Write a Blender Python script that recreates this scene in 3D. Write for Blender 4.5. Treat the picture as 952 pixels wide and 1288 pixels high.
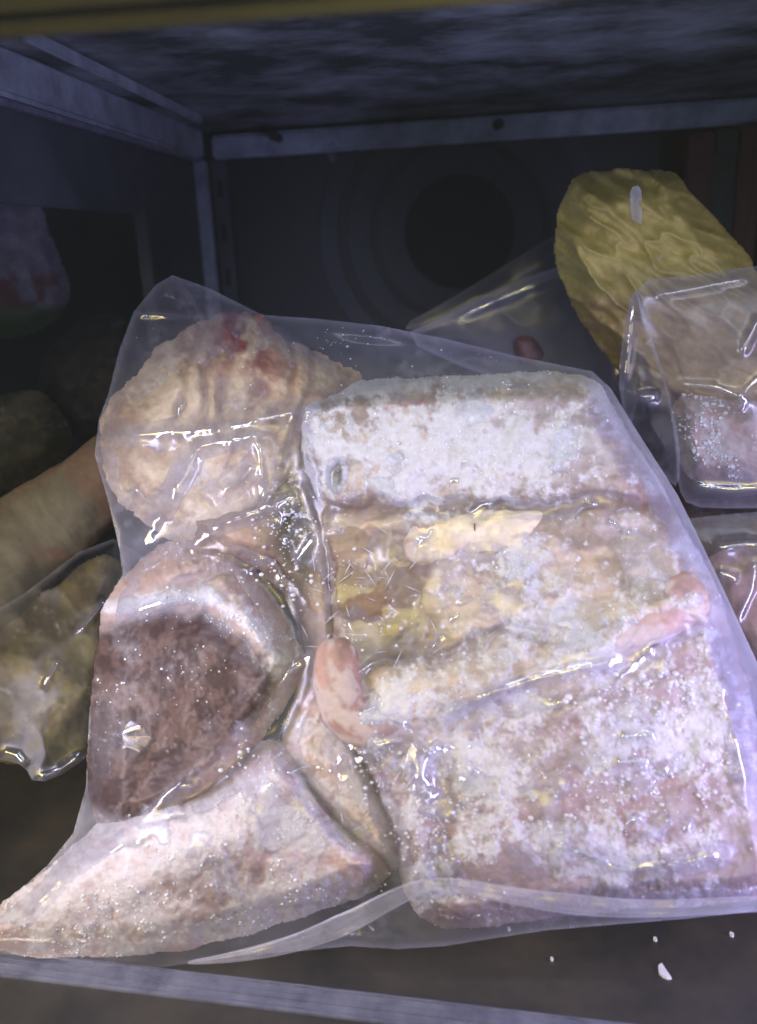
import bpy, bmesh, math, random
import numpy as np
from mathutils import Matrix, Vector

for o in list(bpy.data.objects):
    bpy.data.objects.remove(o)
sc = bpy.context.scene
COL = sc.collection
R = math.radians
random.seed(7)

# ------------------------------------------------------------------ camera
PW, PH, FPX = 952.0, 1288.0, 1100.0          # size of the photograph and focal length in its pixels
CAM = Vector((0.0, -0.42, 0.39))
PITCH, YAW, ROLL = 17.0, 6.0, 2.6
cam_rot = (Matrix.Rotation(R(YAW), 3, 'Z') @ Matrix.Rotation(R(90 - PITCH), 3, 'X') @ Matrix.Rotation(R(-ROLL), 3, 'Z'))
cd = bpy.data.cameras.new('camera'); cam = bpy.data.objects.new('camera', cd); COL.objects.link(cam)
cam.matrix_world = Matrix.Translation(CAM) @ cam_rot.to_4x4()
cd.sensor_fit = 'VERTICAL'; cd.sensor_height = 36.0; cd.lens = 36.0 * FPX / PH
cd.clip_start = 0.01; cd.clip_end = 20
cd.dof.use_dof = True; cd.dof.focus_distance = 0.56; cd.dof.aperture_fstop = 4.6
sc.camera = cam

# ------------------------------------------------------------------ light
w = bpy.data.worlds.new('World'); sc.world = w; w.use_nodes = True
bg = w.node_tree.nodes['Background']; bg.inputs[0].default_value = (0.34, 0.46, 0.74, 1); bg.inputs[1].default_value = 0.20

def area(name, loc, target, sx, sy, power, col, spread=180):
    l = bpy.data.lights.new(name, 'AREA'); l.shape = 'RECTANGLE'; l.size = sx; l.size_y = sy
    l.energy = power; l.color = col; l.spread = R(spread)
    o = bpy.data.objects.new(name, l); COL.objects.link(o)
    o.location = loc
    o.rotation_euler = (Vector(target) - Vector(loc)).to_track_quat('-Z', 'Y').to_euler()
    return o
area('door_light_right', (0.36, -0.15, 0.12), (0.06, 0.05, 0.10), 0.05, 0.40, 1.12, (0.58, 0.52, 1.0), 110)
area('door_light_left', (-0.34, -0.13, 0.26), (-0.08, 0.06, 0.16), 0.025, 0.26, 0.52, (0.66, 0.66, 1.0), 110)
area('front_softbox', (0.55, -1.40, 0.95), (0.02, 0.06, 0.17), 1.3, 1.1, 2.5, (1.0, 0.92, 0.88), 120)  # added softbox, large so that its sheen on the film stays faint
area('shop_tube', (0.13, -0.80, 0.80), (0.06, 0.02, 0.16), 0.46, 0.014, 0.26, (1.0, 0.84, 0.10), 45)
area('warm_fill_left', (-0.66, -0.46, 0.42), (-0.24, 0.03, 0.04), 0.40, 0.40, 0.60, (1.0, 0.78, 0.30), 50)  # added lamp standing in for the warm reflection at lower left
area('top_fill', (0.05, -0.045, 0.488), (0.05, 0.12, 0.15), 0.50, 0.02, 0.26, (0.76, 0.84, 1.0), 120)  # added strip to brighten the top edges of the meat
vs = sc.view_settings
vs.view_transform = 'Standard'; vs.look = 'None'; vs.exposure = 0.05; vs.gamma = 1.0; vs.use_curve_mapping = False
sc.cycles.transparent_max_bounces = 24
sc.cycles.max_bounces = 8
sc.cycles.use_denoising = True
sc.cycles.caustics_reflective = False; sc.cycles.caustics_refractive = False

# ------------------------------------------------------------------ numpy helpers
def hsh(ix, iy, s):
    n = (ix.astype(np.int64) * 374761393 + iy.astype(np.int64) * 668265263 + s * 1442695041) & 0x7fffffff
    n = ((n ^ (n >> 13)) * 1274126177) & 0x7fffffff
    n = ((n ^ (n >> 16)) * 668265263) & 0x7fffffff
    return ((n ^ (n >> 15)) & 0xffffff) / float(0xffffff)
def vn(x, y, s=0):
    ix, iy = np.floor(x), np.floor(y); fx, fy = x - ix, y - iy
    fx = fx * fx * fx * (fx * (fx * 6 - 15) + 10); fy = fy * fy * fy * (fy * (fy * 6 - 15) + 10)
    a = hsh(ix, iy, s); b = hsh(ix + 1, iy, s); c = hsh(ix, iy + 1, s); d = hsh(ix + 1, iy + 1, s)
    return (a + (b - a) * fx) * (1 - fy) + (c + (d - c) * fx) * fy
def fbm(x, y, scale, oct=5, s=0, gain=0.5):
    x = np.asarray(x, float) / scale; y = np.asarray(y, float) / scale
    t = 0; a = 1.0; n = 0
    for k in range(oct):
        t = t + a * vn(x * 0.8 - y * 0.6 + 17.3 * k, x * 0.6 + y * 0.8 + 9.1 * k, s + k * 31); n += a
        x, y = x * 2.03, y * 2.03; a *= gain
    return t / n
def worley(x, y, scale, s=0):
    x = x / scale; y = y / scale; ix, iy = np.floor(x), np.floor(y)
    best = np.full(x.shape, 9.0); cid = np.zeros(x.shape)
    for dx in (-1, 0, 1):
        for dy in (-1, 0, 1):
            cx, cy = ix + dx, iy + dy
            d = np.hypot(x - cx - hsh(cx, cy, s), y - cy - hsh(cx, cy, s + 5))
            m = d < best; best = np.where(m, d, best); cid = np.where(m, hsh(cx, cy, s + 11), cid)
    return best, cid
def ss(a, b, x):
    t = np.clip((x - a) / (b - a), 0, 1); return t * t * (3 - 2 * t)
def seg_dist(px, py, a, b):
    ax, ay = a; bx, by = b; dx, dy = bx - ax, by - ay
    t = np.clip(((px - ax) * dx + (py - ay) * dy) / (dx * dx + dy * dy + 1e-9), 0, 1)
    return np.hypot(px - ax - t * dx, py - ay - t * dy), t
def line_dist(px, py, pts):
    """distance to a polyline and the fraction along it"""
    best = np.full(px.shape, 1e9); fr = np.zeros(px.shape); n = len(pts) - 1
    for k in range(n):
        d, t = seg_dist(px, py, pts[k], pts[k + 1]); m = d < best
        best = np.where(m, d, best); fr = np.where(m, (k + t) / n, fr)
    return best, fr
def poly_sd(px, py, poly):
    """signed distance to a polygon, positive inside"""
    d = np.full(px.shape, 1e9); ins = np.zeros(px.shape, bool); n = len(poly)
    for k in range(n):
        a, b = poly[k], poly[(k + 1) % n]
        d = np.minimum(d, seg_dist(px, py, a, b)[0])
        c = ((a[1] > py) != (b[1] > py)) & (px < (b[0] - a[0]) * (py - a[1]) / (b[1] - a[1] + 1e-12) + a[0])
        ins ^= c
    return np.where(ins, d, -d)
def smooth_pts(pts, closed, it=2):
    for _ in range(it):
        out = []; n = len(pts); rng = range(n if closed else n - 1)
        if not closed: out.append(pts[0])
        for k in rng:
            a, b = pts[k], pts[(k + 1) % n]
            out.append((a[0] * .75 + b[0] * .25, a[1] * .75 + b[1] * .25)); out.append((a[0] * .25 + b[0] * .75, a[1] * .25 + b[1] * .75))
        if not closed: out.append(pts[-1])
        pts = out
    return pts
def blob(px, py, cx, cy, rx, ry, ang=0):
    c, s = math.cos(R(ang)), math.sin(R(ang)); dx, dy = px - cx, py - cy
    return np.exp(-(((dx * c + dy * s) / rx) ** 2 + ((-dx * s + dy * c) / ry) ** 2))
def mixc(c, col, m):
    return c * (1 - m[..., None]) + np.asarray(col) * m[..., None]

# ------------------------------------------------------------------ planes the things lie along
RM = np.array(cam_rot)
class Plane:
    """a real plane in the freezer; at() finds the point on it, raised by w metres along its normal, that a sight line meets"""
    def __init__(self, o, n):
        self.o = np.array(o, float); self.n = np.array(n, float); self.n /= np.linalg.norm(self.n)
    def at(self, px, py, w=0.0):
        px, py, w = np.broadcast_arrays(np.asarray(px, float), np.asarray(py, float), np.asarray(w, float))
        d = np.stack([(px - PW / 2) / FPX, -(py - PH / 2) / FPX, -np.ones_like(px)], -1) @ RM.T
        c = np.array(CAM)
        t = ((self.o - c) @ self.n + w) / (d @ self.n)
        return c + d * t[..., None]
FLOOR = Plane((0, 0, 0), (0, 0, 1))
foot = FLOOR.at(476., 1222.)
LEAN = Plane(foot, (0.02, -math.sin(R(58)), math.cos(R(58))))     # the main bag leans back at 58 degrees
PXM = 0.00050                                                      # metres per photo pixel on the bag
def upright(y, lean=80, x=0.0):
    return Plane((0, y, 0), (x, -math.sin(R(lean)), math.cos(R(lean))))

# ------------------------------------------------------------------ materials
def mat(name):
    m = bpy.data.materials.new(name); m.use_nodes = True; nt = m.node_tree; nt.nodes.clear()
    out = nt.nodes.new('ShaderNodeOutputMaterial'); return m, nt, out
def N(nt, t, **kw):
    n = nt.nodes.new(t)
    for k, v in kw.items():
        if k in n.inputs: n.inputs[k].default_value = v
        else: setattr(n, k, v)
    return n
def noise_node(nt, scale, detail=6, rough=0.6):
    tc = nt.nodes.new('ShaderNodeTexCoord'); n = N(nt, 'ShaderNodeTexNoise', Scale=scale, Detail=detail, Roughness=rough)
    nt.links.new(tc.outputs['Object'], n.inputs['Vector']); return n
def ramp(nt, src, lo, hi, c0, c1):
    r = nt.nodes.new('ShaderNodeValToRGB'); r.color_ramp.elements[0].position = lo; r.color_ramp.elements[1].position = hi
    r.color_ramp.elements[0].color = (*c0, 1); r.color_ramp.elements[1].color = (*c1, 1)
    nt.links.new(src, r.inputs[0]); return r
def meat_material(name, coat=0.03, sss=0.0):
    """colour of flesh, fat, bone and rime comes from the mesh; grain, relief and gloss from nodes"""
    m, nt, out = mat(name)
    p = nt.nodes.new('ShaderNodeBsdfPrincipled')
    a = N(nt, 'ShaderNodeAttribute', attribute_name='tone'); f = N(nt, 'ShaderNodeAttribute', attribute_name='rime')
    n1 = noise_node(nt, 260, 8, 0.65); r1 = ramp(nt, n1.outputs['Fac'], 0.25, 0.75, (0.84, 0.83, 0.82), (1.10, 1.10, 1.09))
    mx = N(nt, 'ShaderNodeMix', data_type='RGBA', blend_type='MULTIPLY'); mx.inputs[0].default_value = 1.0
    nt.links.new(a.outputs['Color'], mx.inputs[6]); nt.links.new(r1.outputs[0], mx.inputs[7])
    nt.links.new(mx.outputs[2], p.inputs['Base Color'])
    mr = nt.nodes.new('ShaderNodeMapRange'); mr.inputs[3].default_value = 0.42; mr.inputs[4].default_value = 0.8
    nt.links.new(f.outputs['Fac'], mr.inputs[0]); nt.links.new(mr.outputs[0], p.inputs['Roughness'])
    n2 = noise_node(nt, 900, 5, 0.7)
    b = N(nt, 'ShaderNodeBump', Strength=0.25, Distance=0.0005)
    nt.links.new(n2.outputs['Fac'], b.inputs['Height']); nt.links.new(b.outputs[0], p.inputs['Normal'])
    p.inputs['Subsurface Weight'].default_value = sss; p.inputs['Subsurface Radius'].default_value = (0.006, 0.003, 0.002)
    p.inputs['Subsurface Scale'].default_value = 0.6
    p.inputs['Specular IOR Level'].default_value = 0.16; p.inputs['Coat Weight'].default_value = coat; p.inputs['Coat Roughness'].default_value = 0.4
    nt.links.new(p.outputs[0], out.inputs[0]); return m
MEAT = meat_material('frozen_meat')
def film_material(name, milk=0.060, rough=0.26, tint=(0.76, 0.76, 0.97), edge=0.32, gloss0=0.035):
    m, nt, out = mat(name)
    tr = N(nt, 'ShaderNodeBsdfTransparent'); tr.inputs[0].default_value = (0.96, 0.97, 0.98, 1)
    df = N(nt, 'ShaderNodeBsdfDiffuse'); df.inputs[0].default_value = (*tint, 1)
    tl = N(nt, 'ShaderNodeBsdfTranslucent'); tl.inputs[0].default_value = (*tint, 1)
    md = nt.nodes.new('ShaderNodeMixShader'); md.inputs[0].default_value = 0.4
    nt.links.new(df.outputs[0], md.inputs[1]); nt.links.new(tl.outputs[0], md.inputs[2])
    gl = N(nt, 'ShaderNodeBsdfGlossy', Roughness=rough); gl.inputs[0].default_value = (0.95, 0.95, 1, 1)
    at = N(nt, 'ShaderNodeAttribute', attribute_name='milk')
    cr = N(nt, 'ShaderNodeAttribute', attribute_name='crease')           # stretched film on a sharp crease is smoother and shinier
    rm = nt.nodes.new('ShaderNodeMapRange'); rm.inputs[3].default_value = rough; rm.inputs[4].default_value = 0.05
    nt.links.new(cr.outputs['Fac'], rm.inputs[0]); nt.links.new(rm.outputs[0], gl.inputs['Roughness'])
    n = noise_node(nt, 45, 6, 0.6); r = N(nt, 'ShaderNodeMapRange'); r.inputs[1].default_value = 0.3; r.inputs[2].default_value = 0.75
    r.inputs[3].default_value = 0.55; r.inputs[4].default_value = 1.5; nt.links.new(n.outputs['Fac'], r.inputs[0])
    lw = N(nt, 'ShaderNodeLayerWeight', Blend=0.35)
    ad = N(nt, 'ShaderNodeMath', operation='MULTIPLY_ADD'); ad.inputs[1].default_value = milk * 2.0; ad.inputs[2].default_value = milk
    nt.links.new(lw.outputs['Facing'], ad.inputs[0])
    a2 = N(nt, 'ShaderNodeMath', operation='MULTIPLY'); nt.links.new(ad.outputs[0], a2.inputs[0]); nt.links.new(r.outputs[0], a2.inputs[1])
    a3 = N(nt, 'ShaderNodeMath', operation='ADD', use_clamp=True); nt.links.new(a2.outputs[0], a3.inputs[0]); nt.links.new(at.outputs['Fac'], a3.inputs[1])
    m1 = nt.nodes.new('ShaderNodeMixShader'); nt.links.new(a3.outputs[0], m1.inputs[0])
    nt.links.new(tr.outputs[0], m1.inputs[1]); nt.links.new(md.outputs[0], m1.inputs[2])
    pw = N(nt, 'ShaderNodeMath', operation='POWER'); pw.inputs[1].default_value = 2.4; nt.links.new(lw.outputs['Facing'], pw.inputs[0])
    pf = N(nt, 'ShaderNodeMath', operation='MULTIPLY_ADD', use_clamp=True); pf.inputs[1].default_value = edge; pf.inputs[2].default_value = gloss0
    nt.links.new(pw.outputs[0], pf.inputs[0])
    cg = N(nt, 'ShaderNodeMath', operation='MULTIPLY_ADD', use_clamp=True); cg.inputs[1].default_value = 0.16
    nt.links.new(cr.outputs['Fac'], cg.inputs[0]); nt.links.new(pf.outputs[0], cg.inputs[2])
    n3 = noise_node(nt, 160, 3, 0.5); b = N(nt, 'ShaderNodeBump', Strength=0.06, Distance=0.0008)
    nt.links.new(n3.outputs['Fac'], b.inputs['Height']); nt.links.new(b.outputs[0], gl.inputs['Normal'])
    m2 = nt.nodes.new('ShaderNodeMixShader'); nt.links.new(cg.outputs[0], m2.inputs[0])
    nt.links.new(m1.outputs[0], m2.inputs[1]); nt.links.new(gl.outputs[0], m2.inputs[2])
    nt.links.new(m2.outputs[0], out.inputs[0]); return m
FILM = film_material('clear_plastic_film')
SEAM = film_material('doubled_plastic_film', milk=0.22, rough=0.18)
BACKFILM = film_material('back_plastic_film', milk=0.05, rough=0.34, gloss0=0.03, edge=0.4)
def metal_material(name, c0, c1, scale=12, rough=0.45, metallic=0.0, bump=0.15, stretch=(1, 1, 1), lo=0.35, hi=0.7):
    m, nt, out = mat(name); p = nt.nodes.new('ShaderNodeBsdfPrincipled')
    tc = nt.nodes.new('ShaderNodeTexCoord'); mp = nt.nodes.new('ShaderNodeMapping'); mp.inputs['Scale'].default_value = stretch
    n = N(nt, 'ShaderNodeTexNoise', Scale=scale, Detail=9, Roughness=0.68)
    nt.links.new(tc.outputs['Object'], mp.inputs[0]); nt.links.new(mp.outputs[0], n.inputs['Vector'])
    r = ramp(nt, n.outputs['Fac'], lo, hi, c0, c1); nt.links.new(r.outputs[0], p.inputs['Base Color'])
    p.inputs['Roughness'].default_value = rough; p.inputs['Metallic'].default_value = metallic
    b = N(nt, 'ShaderNodeBump', Strength=bump, Distance=0.002); nt.links.new(n.outputs['Fac'], b.inputs['Height']); nt.links.new(b.outputs[0], p.inputs['Normal'])
    nt.links.new(p.outputs[0], out.inputs[0]); return m
STEEL = metal_material('dark_coated_steel', (0.024, 0.034, 0.046), (0.062, 0.080, 0.100), 9, 0.5)
SHELF = metal_material('frosted_shelf_underside', (0.040, 0.052, 0.066), (0.33, 0.39, 0.46), 9, 0.55, 0, 0.12, (1, 1.3, 1), 0.42, 0.68)
RAIL = metal_material('rail_metal', (0.15, 0.19, 0.23), (0.36, 0.43, 0.50), 30, 0.5, 0.0, 0.1, (1, 1, 1))
DARK = metal_material('dark_back_panel', (0.006, 0.010, 0.017), (0.015, 0.022, 0.034), 6, 0.5)
FANRIM = metal_material('fan_rim', (0.014, 0.021, 0.034), (0.032, 0.044, 0.064), 8, 0.5)
FLOORM = metal_material('freezer_floor_coating', (0.022, 0.020, 0.018), (0.07, 0.060, 0.046), 14, 0.38, 0, 0.1)
TRACK = metal_material('door_track_plastic', (0.10, 0.11, 0.17), (0.26, 0.27, 0.38), 40, 0.3, 0.2, 0.08)
YSTRIP = metal_material('yellow_price_rail', (0.025, 0.025, 0.014), (0.11, 0.09, 0.025), 7, 0.5, 0, 0.05)
BLACK = metal_material('black_hole', (0.006, 0.007, 0.011), (0.011, 0.012, 0.018), 30, 0.7)
ICE = metal_material('frost_grain', (0.70, 0.72, 0.80), (0.92, 0.93, 0.97), 300, 0.55)
def droplet_material():
    m, nt, out = mat('ice_bead'); p = nt.nodes.new('ShaderNodeBsdfPrincipled')
    p.inputs['Base Color'].default_value = (0.85, 0.86, 0.90, 1); p.inputs['Roughness'].default_value = 0.12
    p.inputs['Alpha'].default_value = 0.62
    n = noise_node(nt, 500, 3); r = ramp(nt, n.outputs['Fac'], 0.3, 0.7, (0.75, 0.77, 0.85), (0.95, 0.95, 0.98)); nt.links.new(r.outputs[0], p.inputs['Base Color'])
    nt.links.new(p.outputs[0], out.inputs[0]); return m
BEAD = droplet_material(); BEAD.node_tree.nodes['Principled BSDF'].inputs['Roughness'].default_value = 0.35

# ------------------------------------------------------------------ object helpers
def tag(o, label=None, cat=None, group=None, kind=None):
    for k, v in (('label', label), ('category', cat), ('group', group), ('kind', kind)):
        if v: o[k] = v
    return o
def empty(name, loc):
    o = bpy.data.objects.new(name, None); o.empty_display_size = 0.02; COL.objects.link(o); o.location = [float(v) for v in loc]; return o
def mesh_obj(name, verts, faces, material, parent=None, attrs=None, smooth=True):
    """verts in world metres; one mesh object, under its thing when a parent is given"""
    v = np.asarray(verts, float)
    off = np.array(parent_origin(parent)) if parent else (v.min(0) * [0.5, 0.5, 1] + v.max(0) * [0.5, 0.5, 0])
    me = bpy.data.meshes.new(name); v2 = v - off
    if isinstance(faces, np.ndarray):
        nf, k = faces.shape
        me.vertices.add(len(v2)); me.vertices.foreach_set('co', v2.ravel())
        me.loops.add(nf * k); me.loops.foreach_set('vertex_index', faces.ravel().astype(np.int32))
        me.polygons.add(nf); me.polygons.foreach_set('loop_start', np.arange(0, nf * k, k, dtype=np.int32))
        me.update(calc_edges=True)
    else:
        me.from_pydata(v2.tolist(), [], faces)
    if smooth: me.polygons.foreach_set('use_smooth', np.ones(len(me.polygons), bool))
    for k, a in (attrs or {}).items():
        a = np.asarray(a, float)
        if a.ndim == 2:
            at = me.attributes.new(k, 'FLOAT_COLOR', 'POINT'); at.data.foreach_set('color', np.c_[np.clip(a, 0.004, 1), np.ones(len(a))].ravel())
        else:
            at = me.attributes.new(k, 'FLOAT', 'POINT'); at.data.foreach_set('value', a.ravel())
    me.materials.append(material); me.update()
    o = bpy.data.objects.new(name, me); COL.objects.link(o)
    if parent: o.parent = parent
    else: o.location = off.tolist()
    return o
def parent_origin(p):
    v = Vector((0, 0, 0))
    while p is not None: v = v + p.location; p = p.parent
    return v
def grid_mesh(px, py, keep, w, plane):
    """vertices and quads of the kept part of a pixel grid raised by w metres over a plane"""
    pts = plane.at(px, py, w)
    quad = keep[:-1, :-1] & keep[1:, :-1] & keep[:-1, 1:] & keep[1:, 1:]
    used = np.zeros(keep.shape, bool); used[:-1, :-1] |= quad; used[1:, :-1] |= quad; used[:-1, 1:] |= quad; used[1:, 1:] |= quad
    idx = -np.ones(keep.shape, int); idx[used] = np.arange(used.sum())
    f = np.stack([idx[:-1, :-1], idx[1:, :-1], idx[1:, 1:], idx[:-1, 1:]], -1)[quad]
    return pts[used], f, used
def snap(x, y, poly, step):
    """signed distance with the outer ring of grid points pulled onto the outline, for a clean edge"""
    sd = poly_sd(x, y, poly); gy_, gx_ = np.gradient(sd, step); m = (sd < 0) & (sd > -1.5 * step); g = np.hypot(gx_, gy_) + 1e-6
    x2 = np.where(m, x - sd * gx_ / g, x); y2 = np.where(m, y - sd * gy_ / g, y)
    return x2, y2, np.where(m, 0.0, sd), sd > -1.2 * step
def pix_grid(poly, step, pad=6):
    a = np.array(poly); x0, y0 = a.min(0) - pad; x1, y1 = a.max(0) + pad
    return np.meshgrid(np.arange(x0, x1, step), np.arange(y0, y1, step))
HF = []                                                # height of each meat piece in the main bag, for draping the film
def meat_piece(name, poly, plane, step, thick, round_px, surf, parent, material=None, rough_edge=4.5, record=None, seed=1, pxm=PXM):
    """a solid lump: domed, rough front surface over an outline, with a back"""
    poly = smooth_pts(poly, True, 2)
    px, py = pix_grid(poly, step)
    sd = poly_sd(px, py, poly) + (fbm(px, py, 38, 4, seed) - 0.5) * rough_edge * 2 + (fbm(px, py, 9, 3, seed + 4) - 0.5) * rough_edge * 0.7
    keep = sd > 0
    s = np.clip(sd, 0, None)
    t = np.clip(s / round_px, 0, 1); dome = 0.55 * np.sqrt(np.clip(1 - (1 - t) ** 2, 0, 1)) + 0.45 * ss(0, 1, t)
    h, tone, rime = surf(px, py, s, thick * dome)
    h = np.maximum(h, 0.5) * dome ** 0.3
    v, f, used = grid_mesh(px, py, keep, h * pxm, plane)
    b = np.array(poly); bv = plane.at(b[:, 0], b[:, 1], -0.003); n0 = len(v)
    o = mesh_obj(name, v, f, material or MEAT, parent, {'tone': tone[used], 'rime': rime[used]})
    if record is not None: record.append((px, py, np.where(keep, h, 0.0), step))
    return o, (px, py, keep, h, rime)
def back_plate(name, poly, plane, parent, tone, depth=0.004):
    """the far side of a lump, so it is solid from the side too"""
    b = np.array(smooth_pts(poly, True, 1)); b = b.mean(0) + (b - b.mean(0)) * 0.88; n = len(b)
    v = np.r_[plane.at(b[:, 0], b[:, 1], 0.004), plane.at(b[:, 0], b[:, 1], -depth)]
    f = [tuple(range(2 * n - 1, n - 1, -1))] + [(k, (k + 1) % n, n + (k + 1) % n, n + k) for k in range(n)]
    return mesh_obj(name, v, f, MEAT, parent, {'tone': np.tile(tone, (2 * n, 1)), 'rime': np.zeros(2 * n)})
def tube(name, pts, radii, material, parent, tonefun, plane, wpx, seg=72, sub=10, lump=0.10, seed=3, pxm=PXM, flat=1.0, fine=0.07):
    """a lumpy rod (bone, rib tip, fat roll) swept along a path given on a plane; radii and heights in photo pixels"""
    P = np.array(pts, float); n = len(P); tt = np.linspace(0, n - 1, (n - 1) * sub + 1)
    def cr(A):
        A = np.asarray(A, float); out = []
        for t in tt:
            k = min(int(t), n - 2); u = t - k
            p0, p1, p2, p3 = A[max(k - 1, 0)], A[k], A[k + 1], A[min(k + 2, n - 1)]
            out.append(0.5 * (2 * p1 + (p2 - p0) * u + (2 * p0 - 5 * p1 + 4 * p2 - p3) * u * u + (3 * p1 - p0 - 3 * p2 + p3) * u ** 3))
        return np.array(out)
    C = cr(P); rr = cr(radii); wz = cr(wpx if hasattr(wpx, '__len__') else [wpx] * n)
    ctr = plane.at(C[:, 0], C[:, 1], wz * pxm)
    # rounded caps
    T = np.gradient(ctr, axis=0); T /= np.linalg.norm(T, axis=1)[:, None]
    L = len(ctr); prof = np.ones(L); scale = np.linalg.norm(ctr - np.array(CAM), axis=1) / FPX
    ln = np.r_[0, np.cumsum(np.linalg.norm(np.diff(ctr, axis=0), axis=1))]
    r = rr * scale
    capa = np.clip(ln / (r[0] * 0.9), 0, 1); capb = np.clip((ln[-1] - ln) / (r[-1] * 0.9), 0, 1)
    prof = np.sqrt(1 - (1 - capa) ** 2 + 1e-4) * np.sqrt(1 - (1 - capb) ** 2 + 1e-4)
    nn = plane.n; verts = []; tone = []; rime = []
    ang = np.linspace(0, 2 * math.pi, seg, endpoint=False)
    for k in range(L):
        B = np.cross(T[k], nn); B /= np.linalg.norm(B)
        Nn = np.cross(B, T[k])
        u_ = (ang - 1.5 * math.pi) % (2 * math.pi); sm = ss(0, 0.6, u_) * ss(6.28, 5.68, u_)
        lum = 1 + lump * 2 * sm * (fbm(u_ * 0.8, np.full(seg, k * 0.13 * 10 / sub + seed), 1.0, 4, seed) - 0.5) + fine * sm * (fbm(u_ * 4.0, np.full(seg, k * 1.6 * 10 / sub + seed), 1.0, 4, seed + 3, 0.65) - 0.5)
        verts.append(ctr[k] + (np.cos(ang)[:, None] * B * r[k] + np.sin(ang)[:, None] * Nn * r[k] * flat) * (prof[k] * lum)[:, None])
        c, f = tonefun(k / (L - 1), ang, lum); tone.append(np.broadcast_to(c, (seg, 3))); rime.append(np.broadcast_to(f, (seg,)))
    v = np.concatenate(verts); tone = np.concatenate(tone); rime = np.concatenate(rime)
    i = np.arange(L - 1)[:, None] * seg; j = np.arange(seg)[None]; j2 = (j + 1) % seg
    f = np.stack([i + j, i + j2, i + seg + j2, i + seg + j], -1).reshape(-1, 4)
    return mesh_obj(name, v, f, material, parent, {'tone': tone, 'rime': rime})
def box(name, c, s, material, parent=None, bevel=0.0, rot=None):
    bm = bmesh.new(); bmesh.ops.create_cube(bm, size=1.0); bmesh.ops.scale(bm, vec=s, verts=bm.verts)
    if bevel: bmesh.ops.bevel(bm, geom=bm.edges[:], offset=bevel, segments=2, affect='EDGES')
    if rot: bmesh.ops.rotate(bm, cent=(0, 0, 0), matrix=rot, verts=bm.verts)
    me = bpy.data.meshes.new(name); bm.to_mesh(me); bm.free(); me.materials.append(material)
    o = bpy.data.objects.new(name, me); COL.objects.link(o); o.parent = parent
    o.location = Vector(c) - (parent_origin(parent) if parent else Vector((0, 0, 0)))
    return o
def bar(name, a, b, w_, h_, material, parent=None, bevel=0.001):
    """a straight bar from a to b, h_ high and w_ deep"""
    a, b = Vector(a), Vector(b); d = b - a; x = d.normalized(); y = Vector((0, 0, 1)).cross(x).normalized(); z = x.cross(y)
    return box(name, (a + b) / 2, (d.length, w_, h_), material, parent, bevel, Matrix((x, y, z)).transposed())

# ================================================================== the freezer
FZ_TOP = 0.505; BACK_Y = 0.60; SIDE_X = -0.285
TOP = Plane((0, 0, FZ_TOP), (0, 0, 1))
BACKP = Plane((0, BACK_Y, 0), (0, -1, 0)); SIDEP = Plane((SIDE_X, 0, 0), (1, 0, 0))
tag(box('floor', (0.0, 0.27, -0.01), (1.70, 0.76, 0.02), FLOORM), 'dark coated floor of the freezer compartment', kind='structure')
tag(box('wall_back', (0.0, BACK_Y + 0.012, 0.25), (1.70, 0.02, 0.66), DARK), 'dark back panel of the freezer', kind='structure')
tag(box('wall_left', (-0.84, 0.27, 0.25), (0.02, 0.74, 0.66), DARK), 'dark far side wall of the freezer', kind='structure')
tag(box('wall_right', (0.80, 0.27, 0.25), (0.02, 0.74, 0.66), DARK), 'dark side wall of the freezer on the right', kind='structure')

us = empty('upper_shelf', (0, 0.3, FZ_TOP)); tag(us, 'dark upper shelf seen from below with frosted underside and pale rim rails', 'shelf')
# underside with sagging frost relief
gx, gy = np.meshgrid(np.linspace(SIDE_X, 0.78, 200), np.linspace(0.02, BACK_Y - 0.002, 130))
fr = fbm(gx, gy, 0.05, 6, 21); gz = FZ_TOP + 0.012 - 0.0015 * fr - 0.002 * ss(0.50, 0.66, fbm(gx, gy * 1.4, 0.14, 6, 5))
n0, n1 = gx.shape; ii = np.arange(n0 * n1).reshape(n0, n1)
mesh_obj('panel', np.stack([gx, gy, gz], -1).reshape(-1, 3), np.stack([ii[:-1, :-1], ii[1:, :-1], ii[1:, 1:], ii[:-1, 1:]], -1).reshape(-1, 4), SHELF, us)
box('panel_top', (0.2475, 0.31, FZ_TOP + 0.022), (1.065, 0.58, 0.012), STEEL, us)
zr = FZ_TOP + 0.001
bar('back_rail', (SIDE_X + 0.015, BACK_Y - 0.012, zr - 0.008), (0.79, BACK_Y - 0.07, zr - 0.004), 0.014, 0.024, RAIL, us, 0.003)
bar('side_rail', (SIDE_X, 0.03, zr - 0.004), (SIDE_X, BACK_Y - 0.02, zr - 0.004), 0.016, 0.030, RAIL, us, 0.003)
bar('side_lip', (SIDE_X + 0.004, 0.03, zr - 0.022), (SIDE_X + 0.004, BACK_Y - 0.02, zr - 0.022), 0.006, 0.004, TRACK, us, 0.001)
bar('inner_rib', (SIDE_X + 0.045, 0.10, zr + 0.004), (SIDE_X + 0.040, BACK_Y - 0.14, zr + 0.004), 0.004, 0.008, RAIL, us, 0.001)
fp = Plane((0, -0.12, 0), (0, -1, 0)).at(476., 14.)
bar('front_strip', (-0.42, -0.12, fp[2] + 0.030), (0.5, -0.12, fp[2] + 0.030), 0.010, 0.060, YSTRIP, us, 0.006)
bar('front_arm', (SIDE_X, -0.12, fp[2] + 0.03), (SIDE_X, 0.04, FZ_TOP + 0.02), 0.010, 0.02, STEEL, us, 0.002)
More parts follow.
